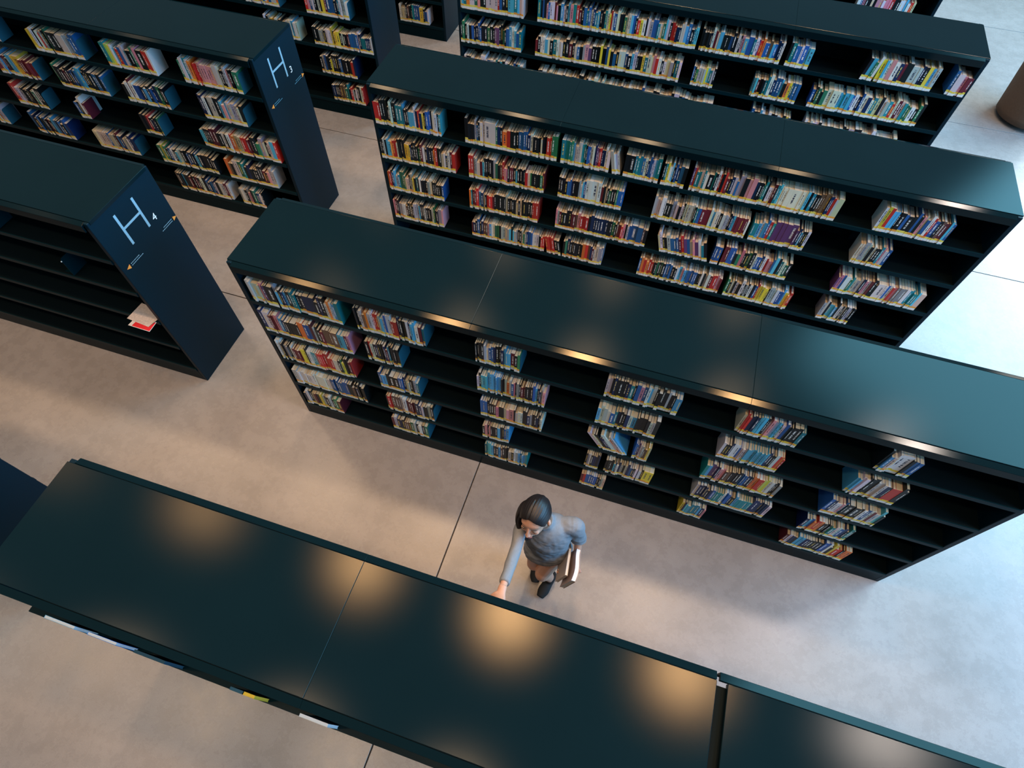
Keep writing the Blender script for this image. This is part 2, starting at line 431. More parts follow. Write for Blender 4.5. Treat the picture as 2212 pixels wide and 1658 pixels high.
# torso, neck
loft(body, [(-0.076, 1.252, 0.84), (-0.074, 1.244, 0.90), (-0.075, 1.234, 1.00), (-0.085, 1.236, 1.12), (-0.098, 1.238, 1.24), (-0.110, 1.240, 1.32), neckB],
     [(0.12, 0.085), (0.135, 0.098), (0.118, 0.086), (0.125, 0.09), (0.138, 0.09), (0.11, 0.07), (0.055, 0.055)], side=SH, seg=20)
loft(body, [neckB, (-0.133, 1.236, 1.385), (-0.160, 1.226, 1.43)], [0.056, 0.047, 0.048], side=SH)
for s_, h_, k_, a_ in ((1, hipL, kneeL, ankL), (-1, hipR, kneeR, ankR)):
    h_, k_, a_ = Vector(h_), Vector(k_), Vector(a_)
    calf = k_.lerp(a_, 0.33) + Vector((0, 0.016, 0))
    loft(body, [h_ + Vector((0, 0, 0.04)), h_.lerp(k_, 0.35), h_.lerp(k_, 0.8), k_, calf, k_.lerp(a_, 0.78), a_],
         [(0.076, 0.076), (0.070, 0.070), (0.057, 0.057), (0.054, 0.056), (0.052, 0.056), (0.036, 0.038), (0.034, 0.040)])
for sh, el, wr in ((shL, elL, wrL), (shR, elR, wrR)):
    sh, el, wr = Vector(sh), Vector(el), Vector(wr)
    loft(body, [Vector(neckB) * 0.35 + sh * 0.65, sh, sh.lerp(el, 0.4), el, el.lerp(wr, 0.3), wr], [0.045, 0.040, 0.029, 0.026, 0.025, 0.0205])
# head
ell(body, hp(0, 0.012, 0.028), (0.073, 0.088, 0.080), H3m, 24, 16)
ell(body, hp(0, -0.022, -0.030), (0.060, 0.062, 0.076), H3m, 24, 16)
ell(body, hp(0, -0.052, -0.082), (0.030, 0.026, 0.024), H3m)
ell(body, hp(0, -0.046, 0.028), (0.056, 0.034, 0.040), H3m)
loft(body, [hp(0, -0.078, 0.020), hp(0, -0.092, -0.005), hp(0, -0.106, -0.030)], [(0.007, 0.009), (0.009, 0.012), (0.012, 0.012)], side=H3m @ Vector((1, 0, 0)), seg=10)
for s_ in (-1, 1):
    ell(body, hp(s_ * 0.010, -0.096, -0.033), (0.008, 0.009, 0.007), H3m, 10, 8)
    ell(body, hp(s_ * 0.032, -0.062, -0.022), (0.022, 0.020, 0.018), H3m)
    ell(body, hp(s_ * 0.081, 0.006, -0.012), (0.009, 0.018, 0.031), H3m, 12, 10)
    ell(body, hp(s_ * 0.088, 0.000, -0.004), (0.007, 0.014, 0.018), H3m, 12, 10)
ell(body, hp(0, -0.084, -0.056), (0.022, 0.013, 0.008), H3m)
ell(body, hp(0, -0.082, -0.066), (0.018, 0.012, 0.008), H3m)
# hands: the right one enters the shelf, the left one closes under the books
hand(body, wrR, (0.02, -0.97, 0.12), (0.10, -0.2, -1), 0.98, 0.28, thumb=-1)
hand(body, wrL, (-0.80, -0.48, -0.30), (-0.35, 0.05, 0.93), 0.98, 0.50, thumb=1)
fuse(body, 'body', SKIN, person, 0.0045, 3)

# dress with turtleneck, one long sleeve and one pushed up to the elbow
dr = MB()
loft(dr, [(-0.078, 1.290, 0.745), (-0.082, 1.278, 0.80), (-0.076, 1.248, 0.86), (-0.074, 1.238, 0.93), (-0.077, 1.232, 1.02), (-0.086, 1.234, 1.12), (-0.098, 1.236, 1.24), (-0.110, 1.240, 1.325), (-0.118, 1.244, 1.37)],
     [(0.136, 0.100), (0.146, 0.106), (0.168, 0.120), (0.160, 0.112), (0.132, 0.098), (0.146, 0.114), (0.155, 0.112), (0.128, 0.088), (0.064, 0.062)], side=SH, seg=28, n=6)
loft(dr, [(-0.116, 1.245, 1.35), (-0.124, 1.242, 1.375), (-0.136, 1.238, 1.402)], [0.066, 0.061, 0.060], side=SH, seg=18)
for (sh, el, wr), (r0, r1, r2), end in (((shL, elL, wrL), (0.058, 0.052, 0.050), 0.10), ((shR, elR, wrR), (0.047, 0.037, 0.030), 0.80)):
    sh, el, wr = Vector(sh), Vector(el), Vector(wr); c0 = Vector(neckB).lerp(sh, 0.55) - Vector((0, 0, 0.015))
    e = el.lerp(wr, end)
    pts = [c0, sh, sh.lerp(el, 0.5), el, el.lerp(wr, end * 0.5), e]
    rr = [0.056, r0, r1 + 0.003, r1 - 0.001, (r1 + r2) / 2, r2 if end > 0.5 else r1]
    loft(dr, pts, rr, seg=18, n=7)
dro = fuse(dr, 'dress', DRESS, person, 0.006, 3)
dro['label'] = 'knee-length blue-grey jersey dress with turtleneck'
# soft folds in the cloth
import mathutils
for v in dro.data.vertices:
    q = Vector(v.co); nz = mathutils.noise.noise(Vector((q.x * 9 + q.z * 12, q.y * 9, q.z * 5)))
    n2 = mathutils.noise.noise(Vector((q.x * 30, q.y * 30 + q.z * 26, q.z * 14)))
    fade = 1.0 if q.z < 1.30 else 0.55
    v.co = q + v.normal * (nz * 0.008 + n2 * 0.0055) * fade

# boots
bt = MB()
for (a_, heel, toe) in ((ankL, (0.008, 1.318, 0.03), (-0.048, 1.108, 0.024)), (ankR, (-0.150, 1.385, 0.045), (-0.116, 1.205, 0.024))):
    a_, heel, toe = Vector(a_), Vector(heel), Vector(toe); sd = (toe - heel).cross(Vector((0, 0, 1))).normalized()
    loft(bt, [heel + Vector((0, 0, 0.012)), heel.lerp(toe, 0.12) + Vector((0, 0, 0.014)), heel.lerp(toe, 0.45) + Vector((0, 0, 0.014)), heel.lerp(toe, 0.75) + Vector((0, 0, 0.010)), toe + Vector((0, 0, 0.006))],
         [(0.022, 0.026), (0.036, 0.042), (0.040, 0.036), (0.045, 0.030), (0.028, 0.020)], side=sd, seg=18)
    loft(bt, [heel.lerp(toe, 0.25) + Vector((0, 0, 0.02)), a_ + Vector((0, 0.004, 0.00)), a_ + Vector((0, 0.004, 0.055))], [(0.040, 0.052), (0.042, 0.050), (0.041, 0.046)], side=sd, seg=18)
bo = fuse(bt, 'ankle_boots', BOOT, person, 0.006, 3); bo['label'] = 'black suede ankle boots'

# hair: a parted cap drawn back over the ears into a low knot
hm = MB(); nu, nv = 160, 110
base = []
for i in range(nv + 1):
    th = math.pi * i / nv
    for j in range(nu):
        ph = 2 * math.pi * j / nu
        n_ = Vector((math.sin(th) * math.cos(ph), math.sin(th) * math.sin(ph), math.cos(th)))
        rx, ry, rz = 0.083, 0.106, 0.096
        # how far round to the face this direction is: the hairline
        face = -n_.y - 0.50 * abs(n_.x) ** 1.5 - 0.78 * max(n_.z, -0.2) - (0.04 if n_.z > 0.5 else 0)
        low = -n_.z - 0.72
        k_ = 1.0
        ear = 0.34 - math.sqrt((n_.y + 0.10) ** 2 + ((n_.z + 0.34) * 0.8) ** 2) if abs(n_.x) > 0.5 else -1
        f_ = max(face - 0.10, low, ear)
        if f_ > 0: k_ = 1 - min(1, f_ * 9) * 0.34
        part = math.exp(-((n_.x + 0.10) / 0.05) ** 2) * (1 if n_.y < 0.35 else 0) * (1 if n_.z > 0 else 0)
        az = math.atan2(n_.z + 0.15, n_.x + 0.10 * (1 if n_.x < -0.1 else 0.6)); groove = 0.004 * math.sin(az * 38 + 2.5 * n_.y) + 0.0035 * math.sin(az * 90 + 5 * n_.y) + 0.010 * math.sin(az * 9 + 3 * n_.y)
        k_ = k_ * (1 - 0.045 * part) + groove * (1 if k_ > 0.95 else 0)
        hm.v.append(hp(n_.x * rx * k_, 0.016 + n_.y * ry * k_, 0.024 + n_.z * rz * k_))
for i in range(nv):
    for j in range(nu):
        k2 = (j + 1) % nu; A = i * nu; B = A + nu
        hm.f.append((A + j, B + j, B + k2, A + k2))
ho = hm.build('hair', HAIR, None, smooth=True)
ho.parent = person; ho.matrix_parent_inverse = person.matrix_world.inverted()
ho['label'] = 'dark hair parted and drawn back'
kb = MB()
ell(kb, hp(-0.030, 0.095, -0.075), (0.036, 0.030, 0.036), H3m, 20, 14)
loft(kb, [hp(-0.045, 0.030, 0.060), hp(-0.078, 0.010, 0.020), hp(-0.086, -0.015, -0.030), hp(-0.072, -0.045, -0.085), hp(-0.045, -0.068, -0.140), hp(-0.025, -0.075, -0.185)], [(0.045, 0.030), (0.050, 0.026), (0.044, 0.022), (0.034, 0.018), (0.024, 0.015), (0.010, 0.008)], side=H3m @ Vector((0, 1, 0)), seg=16)
loft(kb, [hp(0.03, 0.085, -0.02), hp(0.02, 0.090, -0.06), hp(0.0, 0.085, -0.09)], [(0.034, 0.026), (0.030, 0.022), (0.014, 0.012)], seg=14)
kb = fuse(kb, 'hair_knot', HAIR, person, 0.006, 2)

# face details
def small(name, m, ma):
    o = m.build(name, ma, None, smooth=True); o.parent = person; o.matrix_parent_inverse = person.matrix_world.inverted(); return o
for s_ in (-1, 1):
    m = MB(); ell(m, hp(s_ * 0.031, -0.0735, -0.003), (0.0105, 0.0050, 0.0026), H3m, 14, 8); small('eye', m, EYEW)
    m = MB(); ell(m, hp(s_ * 0.031, -0.0800, -0.004), (0.0060, 0.002, 0.0030), H3m, 12, 8)
    loft(m, [hp(s_ * 0.018, -0.0800, -0.001), hp(s_ * 0.030, -0.0830, 0.0045), hp(s_ * 0.045, -0.0770, 0.001)], [0.0008, 0.0014, 0.0008], seg=8); small('lashes', m, DARKM)
    m = MB(); loft(m, [hp(s_ * 0.016, -0.0815, 0.017), hp(s_ * 0.030, -0.0785, 0.022), hp(s_ * 0.046, -0.0685, 0.018)], [(0.0012, 0.0018), (0.0014, 0.0022), (0.001, 0.0014)], seg=8); small('eyebrow', m, DARKM)
m = MB()
loft(m, [hp(-0.022, -0.090, -0.060), hp(-0.007, -0.0985, -0.0565), hp(0.007, -0.0985, -0.0565), hp(0.022, -0.090, -0.060)], [0.001, 0.0045, 0.0045, 0.001], seg=10)
loft(m, [hp(-0.020, -0.089, -0.062), hp(0, -0.0970, -0.0665), hp(0.020, -0.089, -0.062)], [0.001, 0.0055, 0.001], seg=10)
small('lips', m, LIPM)

# the two books she holds against her hip
def carried(loc, rot, L_, H_, T_, col, lab, wavy=0.0):
    root = empty('book', loc); root.rotation_euler = rot; tag(root, lab, 'book')
    m = MB(); N = 10
    def sheet(xa, xb, y0, y1, z0, z1):
        base = len(m.v)
        for i in range(N + 1):
            y = y0 + (y1 - y0) * i / N; w_ = wavy * math.sin(i / N * math.pi * 1.6)
            m.v.extend([(xa + w_, y, z0), (xb + w_, y, z0), (xb + w_, y, z1), (xa + w_, y, z1)])
        for i in range(N):
            for a, b in ((0, 1), (1, 2), (2, 3), (3, 0)):
                m.f.append((base + i * 4 + a, base + i * 4 + b, base + i * 4 + 4 + b, base + i * 4 + 4 + a))
        m.f.append((base, base + 1, base + 2, base + 3)); m.f.append(tuple(base + N * 4 + i for i in range(4)))
    sheet(0, 0.002, 0, L_, 0, H_); sheet(T_ - 0.002, T_, 0, L_, 0, H_)
    m.box(0, T_, L_ - 0.0005, L_ + 0.0015, 0, H_) if not wavy else None
    o = m.build('cover', col, root)
    m = MB()
    sheet(0.0022, T_ - 0.0022, 0.004, L_ - 0.004, 0.004, H_ - 0.003)
    m.build('page_block', mat('white_pages', (0.80, 0.80, 0.80), 0.8), root)
    return root
MAUVE = mat('mauve_cover', (0.36, 0.29, 0.30), 0.55); BEIGE = mat('pale_mauve_cover', (0.46, 0.40, 0.38), 0.55)
carried((0.070, 1.035, 0.800), (0, math.radians(13), math.radians(2)), 0.215, 0.245, 0.030, MAUVE,
        'thick mauve book with wavy white page edges under her left arm', wavy=0.008)
carried((0.032, 1.060, 0.800), (0, math.radians(13), math.radians(6)), 0.185, 0.215, 0.018, BEIGE,
        'thinner pale book held between her hip and the mauve book')

# ---------------------------------------------------------------- books
PAL = dict(k=(0.007, 0.012, 0.016), n=(0.006, 0.024, 0.085), b=(0.020, 0.110, 0.33), c=(0.08, 0.42, 0.66), t=(0.015, 0.22, 0.27),
           g=(0.03, 0.19, 0.10), w=(0.70, 0.70, 0.68), y=(0.80, 0.60, 0.05), o=(0.80, 0.20, 0.04), r=(0.55, 0.035, 0.03),
           m=(0.13, 0.018, 0.028), p=(0.68, 0.26, 0.30), s=(0.34, 0.36, 0.38), e=(0.55, 0.47, 0.33), v=(0.13, 0.06, 0.16),
           l=(0.42, 0.62, 0.12), h=(0.13, 0.075, 0.05))
CN = dict(k='black', n='navy', b='blue', c='sky-blue', t='teal', g='green', w='white', y='yellow', o='orange', r='red',
          m='maroon', p='pink', s='grey', e='beige', v='purple', l='lime', h='brown')
CLUSTERS = [
('S2',1,0,-1.2666,-0.9143,'wwWwpvkKscknckttkkNNknkwowct',''),
('S2',1,0,-0.8589,-0.6104,'kkwhoswrrscwbwwrrnkKwnccwmt','b'),
('S2',1,0,-0.4308,-0.2786,'kkkkswbbnkkncccMkg','b'),
('S2',1,0,0.0053,0.239,'wwknkkkkntkBpbwcwkkkkskkcc',''),
('S2',1,0,0.4228,0.6057,'errnnnccckwpsccgwbkkKKtt',''),
('S2',1,0,0.8365,0.9323,'kcewWWkbB',''),
('S2',1,1,-1.2782,-0.9172,'nwwmmpcnkkKkoobbmwkkmhhhHccmp',''),
('S2',1,1,-0.856,-0.7263,'krwknkkhnmckkkk','b'),
('S2',1,1,-0.4313,-0.1833,'wkcccccccccckksowbpnskmmkkkkbcnnwp',''),
('S2',1,1,-0.0,0.209,'cwswbtnkknwCkkkkwsk',''),
('S2',1,1,0.4196,0.6145,'wkknwwbwwwcccccccccnkkwror',''),
('S2',1,1,0.8332,0.9842,'ccwwkkKwwwnkrRkk','b'),
('S2',1,2,-1.2721,-0.9497,'wwksskkwmmmmYykwwccerrrrrrrwwwkgykkmr',''),
('S2',1,2,-0.8394,-0.6747,'bccckKKbbnwskkst','b'),
('S2',1,2,-0.4243,-0.1833,'bbbkkkhpkkwpPkwwwkknskknkw',''),
('S2',1,2,0.0441,0.1489,'WwkknnWwosc','l32'),
('S2',1,2,0.1632,0.2195,'bbvwshhye',''),
('S2',1,2,0.4155,0.674,'tcvvnpphhkkkkkbbbnkoorrlywwkks',''),
('S2',1,2,0.8352,1.0157,'bnwwpbkKKkwbwmswck',''),
('S2',1,3,-1.2642,-1.0918,'wwwwwwwwwwwwwwww',''),
('S2',1,3,-1.0893,-0.9341,'bbbbbbbbkkhknkkk',''),
('S2',1,3,-0.841,-0.6331,'krrhhhwwmmmmnnwkkwk','b'),
('S2',1,3,-0.4221,-0.3103,'kpnpkkkckkbc',''),
('S2',1,3,0.0039,0.06,'kswknnkn',''),
('S2',1,3,0.0829,0.2075,'kkkkcnwnskwnbnkw',''),
('S2',1,3,0.2115,0.2667,'wkYY',''),
('S2',1,3,0.4296,0.7038,'wnnnknbttttwbbkkcttttttnnnnnnw',''),
('S2',1,3,0.8336,1.0036,'ncborokkkgtwwbnktk',''),
('S2',1,4,-1.2681,-1.0867,'nwkemkywnkwkgm',''),
('S2',1,4,-0.8452,-0.676,'mwnnkhhhgwkwkg','b'),
('S2',1,4,-0.4163,-0.2275,'tcccckkchkkkwkwsctcct',''),
('S2',1,4,0.0051,0.1058,'mrbbbbbkkwe',''),
('S2',1,4,0.4219,0.5174,'ynccttttcnp',''),
('S2',1,4,0.8366,1.0751,'mwnkccnnkkkkkbbwkyrrkoo',''),
('S3',2,0,-1.2849,-0.9716,'RrkkkkwkkTTckkccwnrnykbbkwwkc',''),
('S3',2,0,-0.8601,-0.4482,'kkkksbkwwWWgnkORkkkbbbbnwkkkkwkkrrgg',''),
('S3',2,0,-0.4306,-0.2227,'TTtgcwwwwttkbbwwnvmrnnwW',''),
('S3',2,0,-0.2052,-0.1707,'swsw','l12'),
('S3',2,0,-0.1608,-0.0129,'KKtttbwnbbwctt',''),
('S3',2,0,-0.0022,0.0937,'ktywckbnBK',''),
('S3',2,0,0.1152,0.6941,'vrttwtWKtkwrkrmknwbssKPPnKkgtkwwmtcwwwWWWWwcktkkhhhhnnrwE',''),
('S3',2,0,0.8435,1.1001,'wyrcckKbKkbkpwbwrbkhmmcb',''),
('S3',2,1,-1.2868,-0.9173,'kkwkccorrwkkkyynkkkgmwknkkorkkewnwmR',''),
('S3',2,1,-0.8515,-0.4944,'rrsswwmckkkkkwgkhrppkmmkckkkkrwgkkkkgm',''),
('S3',2,1,-0.429,-0.1385,'kkkkbbnkkkswcbwWWWmkekgkkgbb',''),
('S3',2,1,-0.0025,0.401,'swwwwkkksswkwkwwwwktbMMwcwwkwsskncmmmmmw',''),
('S3',2,1,0.4188,0.6474,'ttcwcbrtVVVVVvnckkw',''),
('S3',2,1,0.8418,0.965,'wwssskwkktpwb',''),
('S3',2,2,-1.2835,-0.9884,'orkbcstgggeeksyktkwkkkswkkkkkkb',''),
('S3',2,2,-0.8562,-0.5132,'otmmrcnwkrrrmkkkkkkwkkkkekekkkkkrrr',''),
('S3',2,2,-0.4267,0.0054,'psmkkkkmmhprrrknnnnnnnkkgkhmrpkwbBBhk',''),
('S3',2,2,0.0779,0.299,'ewkksbbbmrvbspvwtk','l16'),
('S3',2,2,0.3095,0.3448,'BB',''),
('S3',2,2,0.3523,0.6463,'mmbbkgpkkgkwbbnwrppbcktwgk',''),
('S3',2,2,0.8455,1.2004,'vpbwwgteswnpwmkkwWwbwrpssswttttcE',''),
('S3',2,3,-1.2772,-1.0079,'pmksswwhkhksssckkskkkwgkkssp',''),
('S3',2,3,-0.8526,-0.4712,'mnkbknhhpcweggkssesckcsskkwgsnbbwwwkrr',''),
('S3',2,3,-0.454,-0.381,'rrrrkk','l10'),
('S3',2,3,-0.376,-0.1762,'kgnkkkkkkorhnmwess',''),
('S3',2,3,0.0026,0.3989,'bororrkkgkgkbbbkkwcpccbbbbkkwkswmrrppm',''),
('S3',2,3,0.4234,0.7196,'gkwkwkwkskwkbryyyykssswbbcyor',''),
('S3',2,3,0.8601,0.9983,'swkccckwkwkskk',''),
('S4',3,0,-1.2845,-0.9253,'wctowwgpkkwwwwrbkkcctcww',''),
('S4',3,0,-0.8481,-0.0139,'tkbkpbwwmpkcwkcptrmkbtbwntckktwyrwbwkkgwwcbkrywkwsbbtwgcwkrrnnwwcbktc',''),
('S4',3,0,0.0033,0.4034,'kkkknwmwcckkkbkkwkpCBtwvrobbhcbnnw',''),
('S4',3,0,0.4296,0.5422,'ktbbwBC',''),
('S4',3,0,0.7885,0.8444,'kcgw','l-6'),
('S4',3,0,0.8554,1.1153,'ycwpWnmkkWwnkyes',''),
('S4',3,0,1.1802,1.2634,'bwWpmm',''),
('S4',3,1,-1.2878,-0.9332,'kgkwkbknbbkkgkkvvkkgkbcwcbt',''),
('S4',3,1,-0.8521,-0.0554,'mkwwcwktwwwkkmkwbkspvkkkykbykbkwwbkcwkkytwwprwkwesktw',''),
('S4',3,1,0.0089,0.1267,'bkgwwwwyctwk',''),
('S4',3,1,0.3206,0.552,'ccmkkttwnbbckoybbb',''),
('S4',3,1,0.6132,1.1475,'bkgkgWWwctCcbwnbwnwtekwstrwmwtggwkgk',''),
('S4',3,2,-1.2754,-0.9211,'wkkwskbwwkbsetkckwknwbkcw','t'),
('S4',3,2,-0.832,0.158,'kkwwkekkWkwksbkwkwwkbctnkkwwkkwwkkwekwbkkwwcww','t'),
('S4',3,2,0.3647,0.5701,'kkcbwkkwwkyb','t'),
('S4',3,2,0.6441,1.1088,'wkwswkwkkwtwkwwkkwwppwkwWkw','t'),
('H3',2,0,-3.4007,-3.3201,'kkbb','b'),
('H3',2,0,-3.1015,-2.8235,'yywkwrskgKKwWssbBb','b'),
('H3',2,0,-2.6821,-2.4139,'ttlywcrbwckkgpKrrw',''),
('H3',2,0,-2.262,-1.9526,'gwtworrrppppppwwwkkwpkkG','b'),
('H3',2,1,-3.4665,-3.2199,'mmwkccyYmmM','b'),
('H3',2,1,-3.0937,-2.795,'gkmknbcckkkKbbb','b'),
('H3',2,1,-2.6816,-2.4379,'kwmwbbbkckbnngkk','b'),
('H3',2,1,-2.2449,-2.0034,'nnwkwwkkcpcwssswk','b'),
('H3',2,2,-3.5029,-3.306,'mrwwkkkgkk','b'),
('H3',2,2,-3.0956,-3.0357,'bkwm',''),
('H3',2,2,-2.6811,-2.58,'kkmrknkg','b'),
('H3',2,2,-2.3314,-1.8844,'cckkkmmkkwkwroeerrmmkkgswkwcr',''),
('H3',2,3,-3.7917,-3.7203,'oosw','b'),
('H3',2,3,-3.5212,-3.2612,'kbkkmkcbkbbn',''),
('H3',2,3,-3.0982,-2.8297,'eeeeeeeehmbnswn','b'),
('H3',2,3,-2.6793,-2.3269,'gygkbwkcwwkkbnbckkkkk',''),
('H3',2,3,-2.2556,-1.9631,'ohkwwgtknkkkkmkpww',''),
('H3',2,4,-2.6607,-2.317,'hkckmkmkwkbnbnskssw',''),
('H3',2,4,-2.2512,-2.1004,'swwkspkgnbwk',''),
('H2',3,1,-2.6652,-2.4395,'bkrwbwobwwo','b'),
('H2',3,1,-2.2572,-1.981,'rpbwkkwkYmBBkntwssw','b'),
('H2',3,2,-2.2551,-1.864,'kkkssskwwwykyYkwkkmBBbwnTnnnw',''),
('H2',3,2,-2.5795,-2.3554,'wsyewkBwcw','t'),
('H2',3,3,-2.2543,-2.0096,'kwbkkykkkkbkkkkkrn',''),
('H2',3,4,-2.218,-1.9891,'nnnkkmhhhgtkrwkwkkwr',''),
('H1',4,4,-2.2085,-1.9717,'weeehkktbbbYkbw',''),
('S5',4,1,0.8378,1.1494,'wbpkkkppwpprkkwwcwre',''),

]
RND = random.Random(7)
def proj_size(p):
    """rough picture position and scale of a point, for choosing the books that show largest"""
    v = cam.matrix_world.inverted() @ Vector(p)
    return (0.5 + v.x / -v.z * 1279.2 / 2212, 0.5 - v.y / -v.z * 1279.2 / 1658, 1279.2 / -v.z)

class BK: pass
books = []
for ci, (case, row, lev, x0, x1, seq, fl_) in enumerate(CLUSTERS):
    x0 *= S; x1 *= S
    seq = list(seq); width = x1 - x0
    while width / len(seq) > 0.031:
        i = RND.randrange(len(seq)); seq.insert(i, RND.choice(seq).lower())
    lean = 0.0
    if fl_.startswith('l'): lean = math.radians(float(fl_[1:]))
    ws = []
    for c in seq:
        ws.append(RND.uniform(0.7, 1.35) * (1.9 if c.isupper() else 1.0))
    f_ = width / sum(ws); run = None
    x = x0; prev = None
    base_h = RND.uniform(0.205, 0.222)
    for i, (c, w_) in enumerate(zip(seq, ws)):
        b = BK(); cl = c.lower()
        b.t = w_ * f_ * (math.cos(lean) if lean else 1) - 0.0006
        same = prev == cl and RND.random() < 0.72
        if same and run: b.h, b.d, b.col, dy = run
        else:
            b.h = base_h * RND.choice([0.86, 0.9, 0.94, 0.97, 1.0, 1.0, 1.03, 1.06, 1.14])
            if cl == 'h' or cl == 'm': b.h *= 0.98
            b.d = min(0.235, b.h * RND.uniform(0.66, 0.80))
            k_ = RND.uniform(0.7, 1.3); pc = PAL[cl]
            b.col = tuple(min(0.85, max(0.004, p * k_ * RND.uniform(0.85, 1.15))) for p in pc)
            if cl == 'w': b.col = tuple(min(0.82, q * 0.95) for q in b.col)
        if lev == 0: b.h = min(b.h, 0.236)
        run = (b.h, b.d, b.col, 0); prev = cl
        b.x = x; b.y = YN + P * row + 0.006 + RND.choice([0, 0.001, 0.002, 0.003, 0.006, 0.012]); b.z = LEV[lev] + 0.0012
        b.lean = lean if lean else 0.0
        b.c = cl; b.case = case; b.lev = lev; b.ci = ci; b.i = i; b.n = len(seq); b.flag = fl_
        lum = sum(b.col)
        b.title = (0.85, 0.85, 0.82) if lum < 0.9 else (0.03, 0.04, 0.08)
        if RND.random() < 0.12: b.title = (0.8, 0.6, 0.15)
        if RND.random() < 0.38: b.title = b.col
        b.page = RND.choice([(0.82, 0.72, 0.55), (0.85, 0.78, 0.64), (0.76, 0.60, 0.38), (0.86, 0.84, 0.78), (0.80, 0.67, 0.46)])
        b.lab = RND.choice([(0.85, 0.60, 0.05), (0.85, 0.62, 0.06), (0.82, 0.72, 0.12), (0.85, 0.36, 0.04)])
        b.labh = RND.uniform(0.020, 0.028)
        b.soft = RND.random() < 0.5
        u, v, sc = proj_size((b.x, b.y, b.z + b.h * 0.6))
        vis = 1.0 if (-0.004 < u < 1.004 and -0.004 < v < 1.004) else 0.0
        if 't' in fl_: vis *= 0.15
        b.size = vis * (b.t * b.h + 0.55 * b.t * b.d) * sc * sc
        b.u = u
        books.append(b)
        x += w_ * f_
# group index of each cluster on its shelf, counted from the left
order = {}
for ci, cl in enumerate(CLUSTERS):
    order.setdefault((cl[0], cl[2]), []).append((cl[3], ci))
gidx = {}
for k_, lst in order.items():
    for n_, (_, ci) in enumerate(sorted(lst)): gidx[ci] = (n_ + 1, len(lst))

def unit_geo(b, ox=0, oy=0, oz=0):
    """returns per part: verts, faces, face colours, title colours, uvs (spine faces only), in book space: spine at y=0 facing -y"""
    t, h, d = b.t, b.h, b.d; c = 0.0022 if not b.soft else 0.0011; o = 0.003 if not b.soft else 0.0008
    c = min(c, t * 0.2)
    parts = {}
    cov = MB(); cov.box(0, t, 0, c, 0, h); cov.box(0, c, c, d, 0, h); cov.box(t - c, t, c, d, 0, h)
    pg = MB(); pg.box(c, t - c, c, d - o * 1.5, o, h - o)
    lb = MB(); lb.box(0.0003, t - 0.0003, -0.0008, 0, 0.003, 0.003 + b.labh); lb.box(0.0003, t - 0.0003, -0.0009, 0, 0.003 + b.labh, 0.003 + b.labh * 1.75)
    R = Matrix.Identity(4)
    if b.lean > 0: R = Matrix.Rotation(-b.lean, 4, 'Y')
    if b.lean < 0: R = Matrix.Translation((t, 0, 0)) @ Matrix.Rotation(-b.lean, 4, 'Y') @ Matrix.Translation((-t, 0, 0))
    for name, m in (('cover', cov), ('page_block', pg), ('spine_label', lb)):
        m.v = [tuple(R @ Vector(p)) for p in m.v]
    return cov, pg, lb
def finish(me, mats, cols, titles, uvs):
    for m in mats: me.materials.append(m)
    ca = me.color_attributes.new('Col', 'FLOAT_COLOR', 'CORNER'); buf = []
    for p, c in zip(me.polygons, cols): buf += [*c, 1.0] * p.loop_total
    ca.data.foreach_set('color', buf)
    ta = me.color_attributes.new('Title', 'FLOAT_COLOR', 'CORNER'); buf = []
    for p, c in zip(me.polygons, titles): buf += [*c, 1.0] * p.loop_total
    ta.data.foreach_set('color', buf)
    uv = me.uv_layers.new(name='UVMap'); buf = []
    for p, q in zip(me.polygons, uvs):
        if q is None: buf += [0.0, -1.0] * p.loop_total
        else: buf += q
    uv.data.foreach_set('uv', buf)
FACES = 6
def geo_lists(m, b, kind):
    nf = len(m.f)
    if kind == 'cover':
        cols = [b.col] * nf; tit = [b.title] * nf
        uvs = [None] * nf
        k_ = float(RND.randrange(200))
        uvs[2] = []                                   # front (-y) face of the spine slab, face order of MB.box
        for vi in m.f[2]:
            X = 1.0 if vi in (4, 5) else 0.0; Z = 1.0 if vi in (1, 5) else 0.0
            uvs[2] += [k_ + 0.0005 + X * 0.999, Z]
        if b.title == b.col: uvs[2] = None
    elif kind == 'page_block':
        cols = [b.page] * nf; tit = cols; uvs = [None] * nf
    else:
        cols = [(0.85, 0.85, 0.82)] * 6 + [b.lab] * 6; tit = cols; uvs = [None] * nf
    return cols, tit, uvs

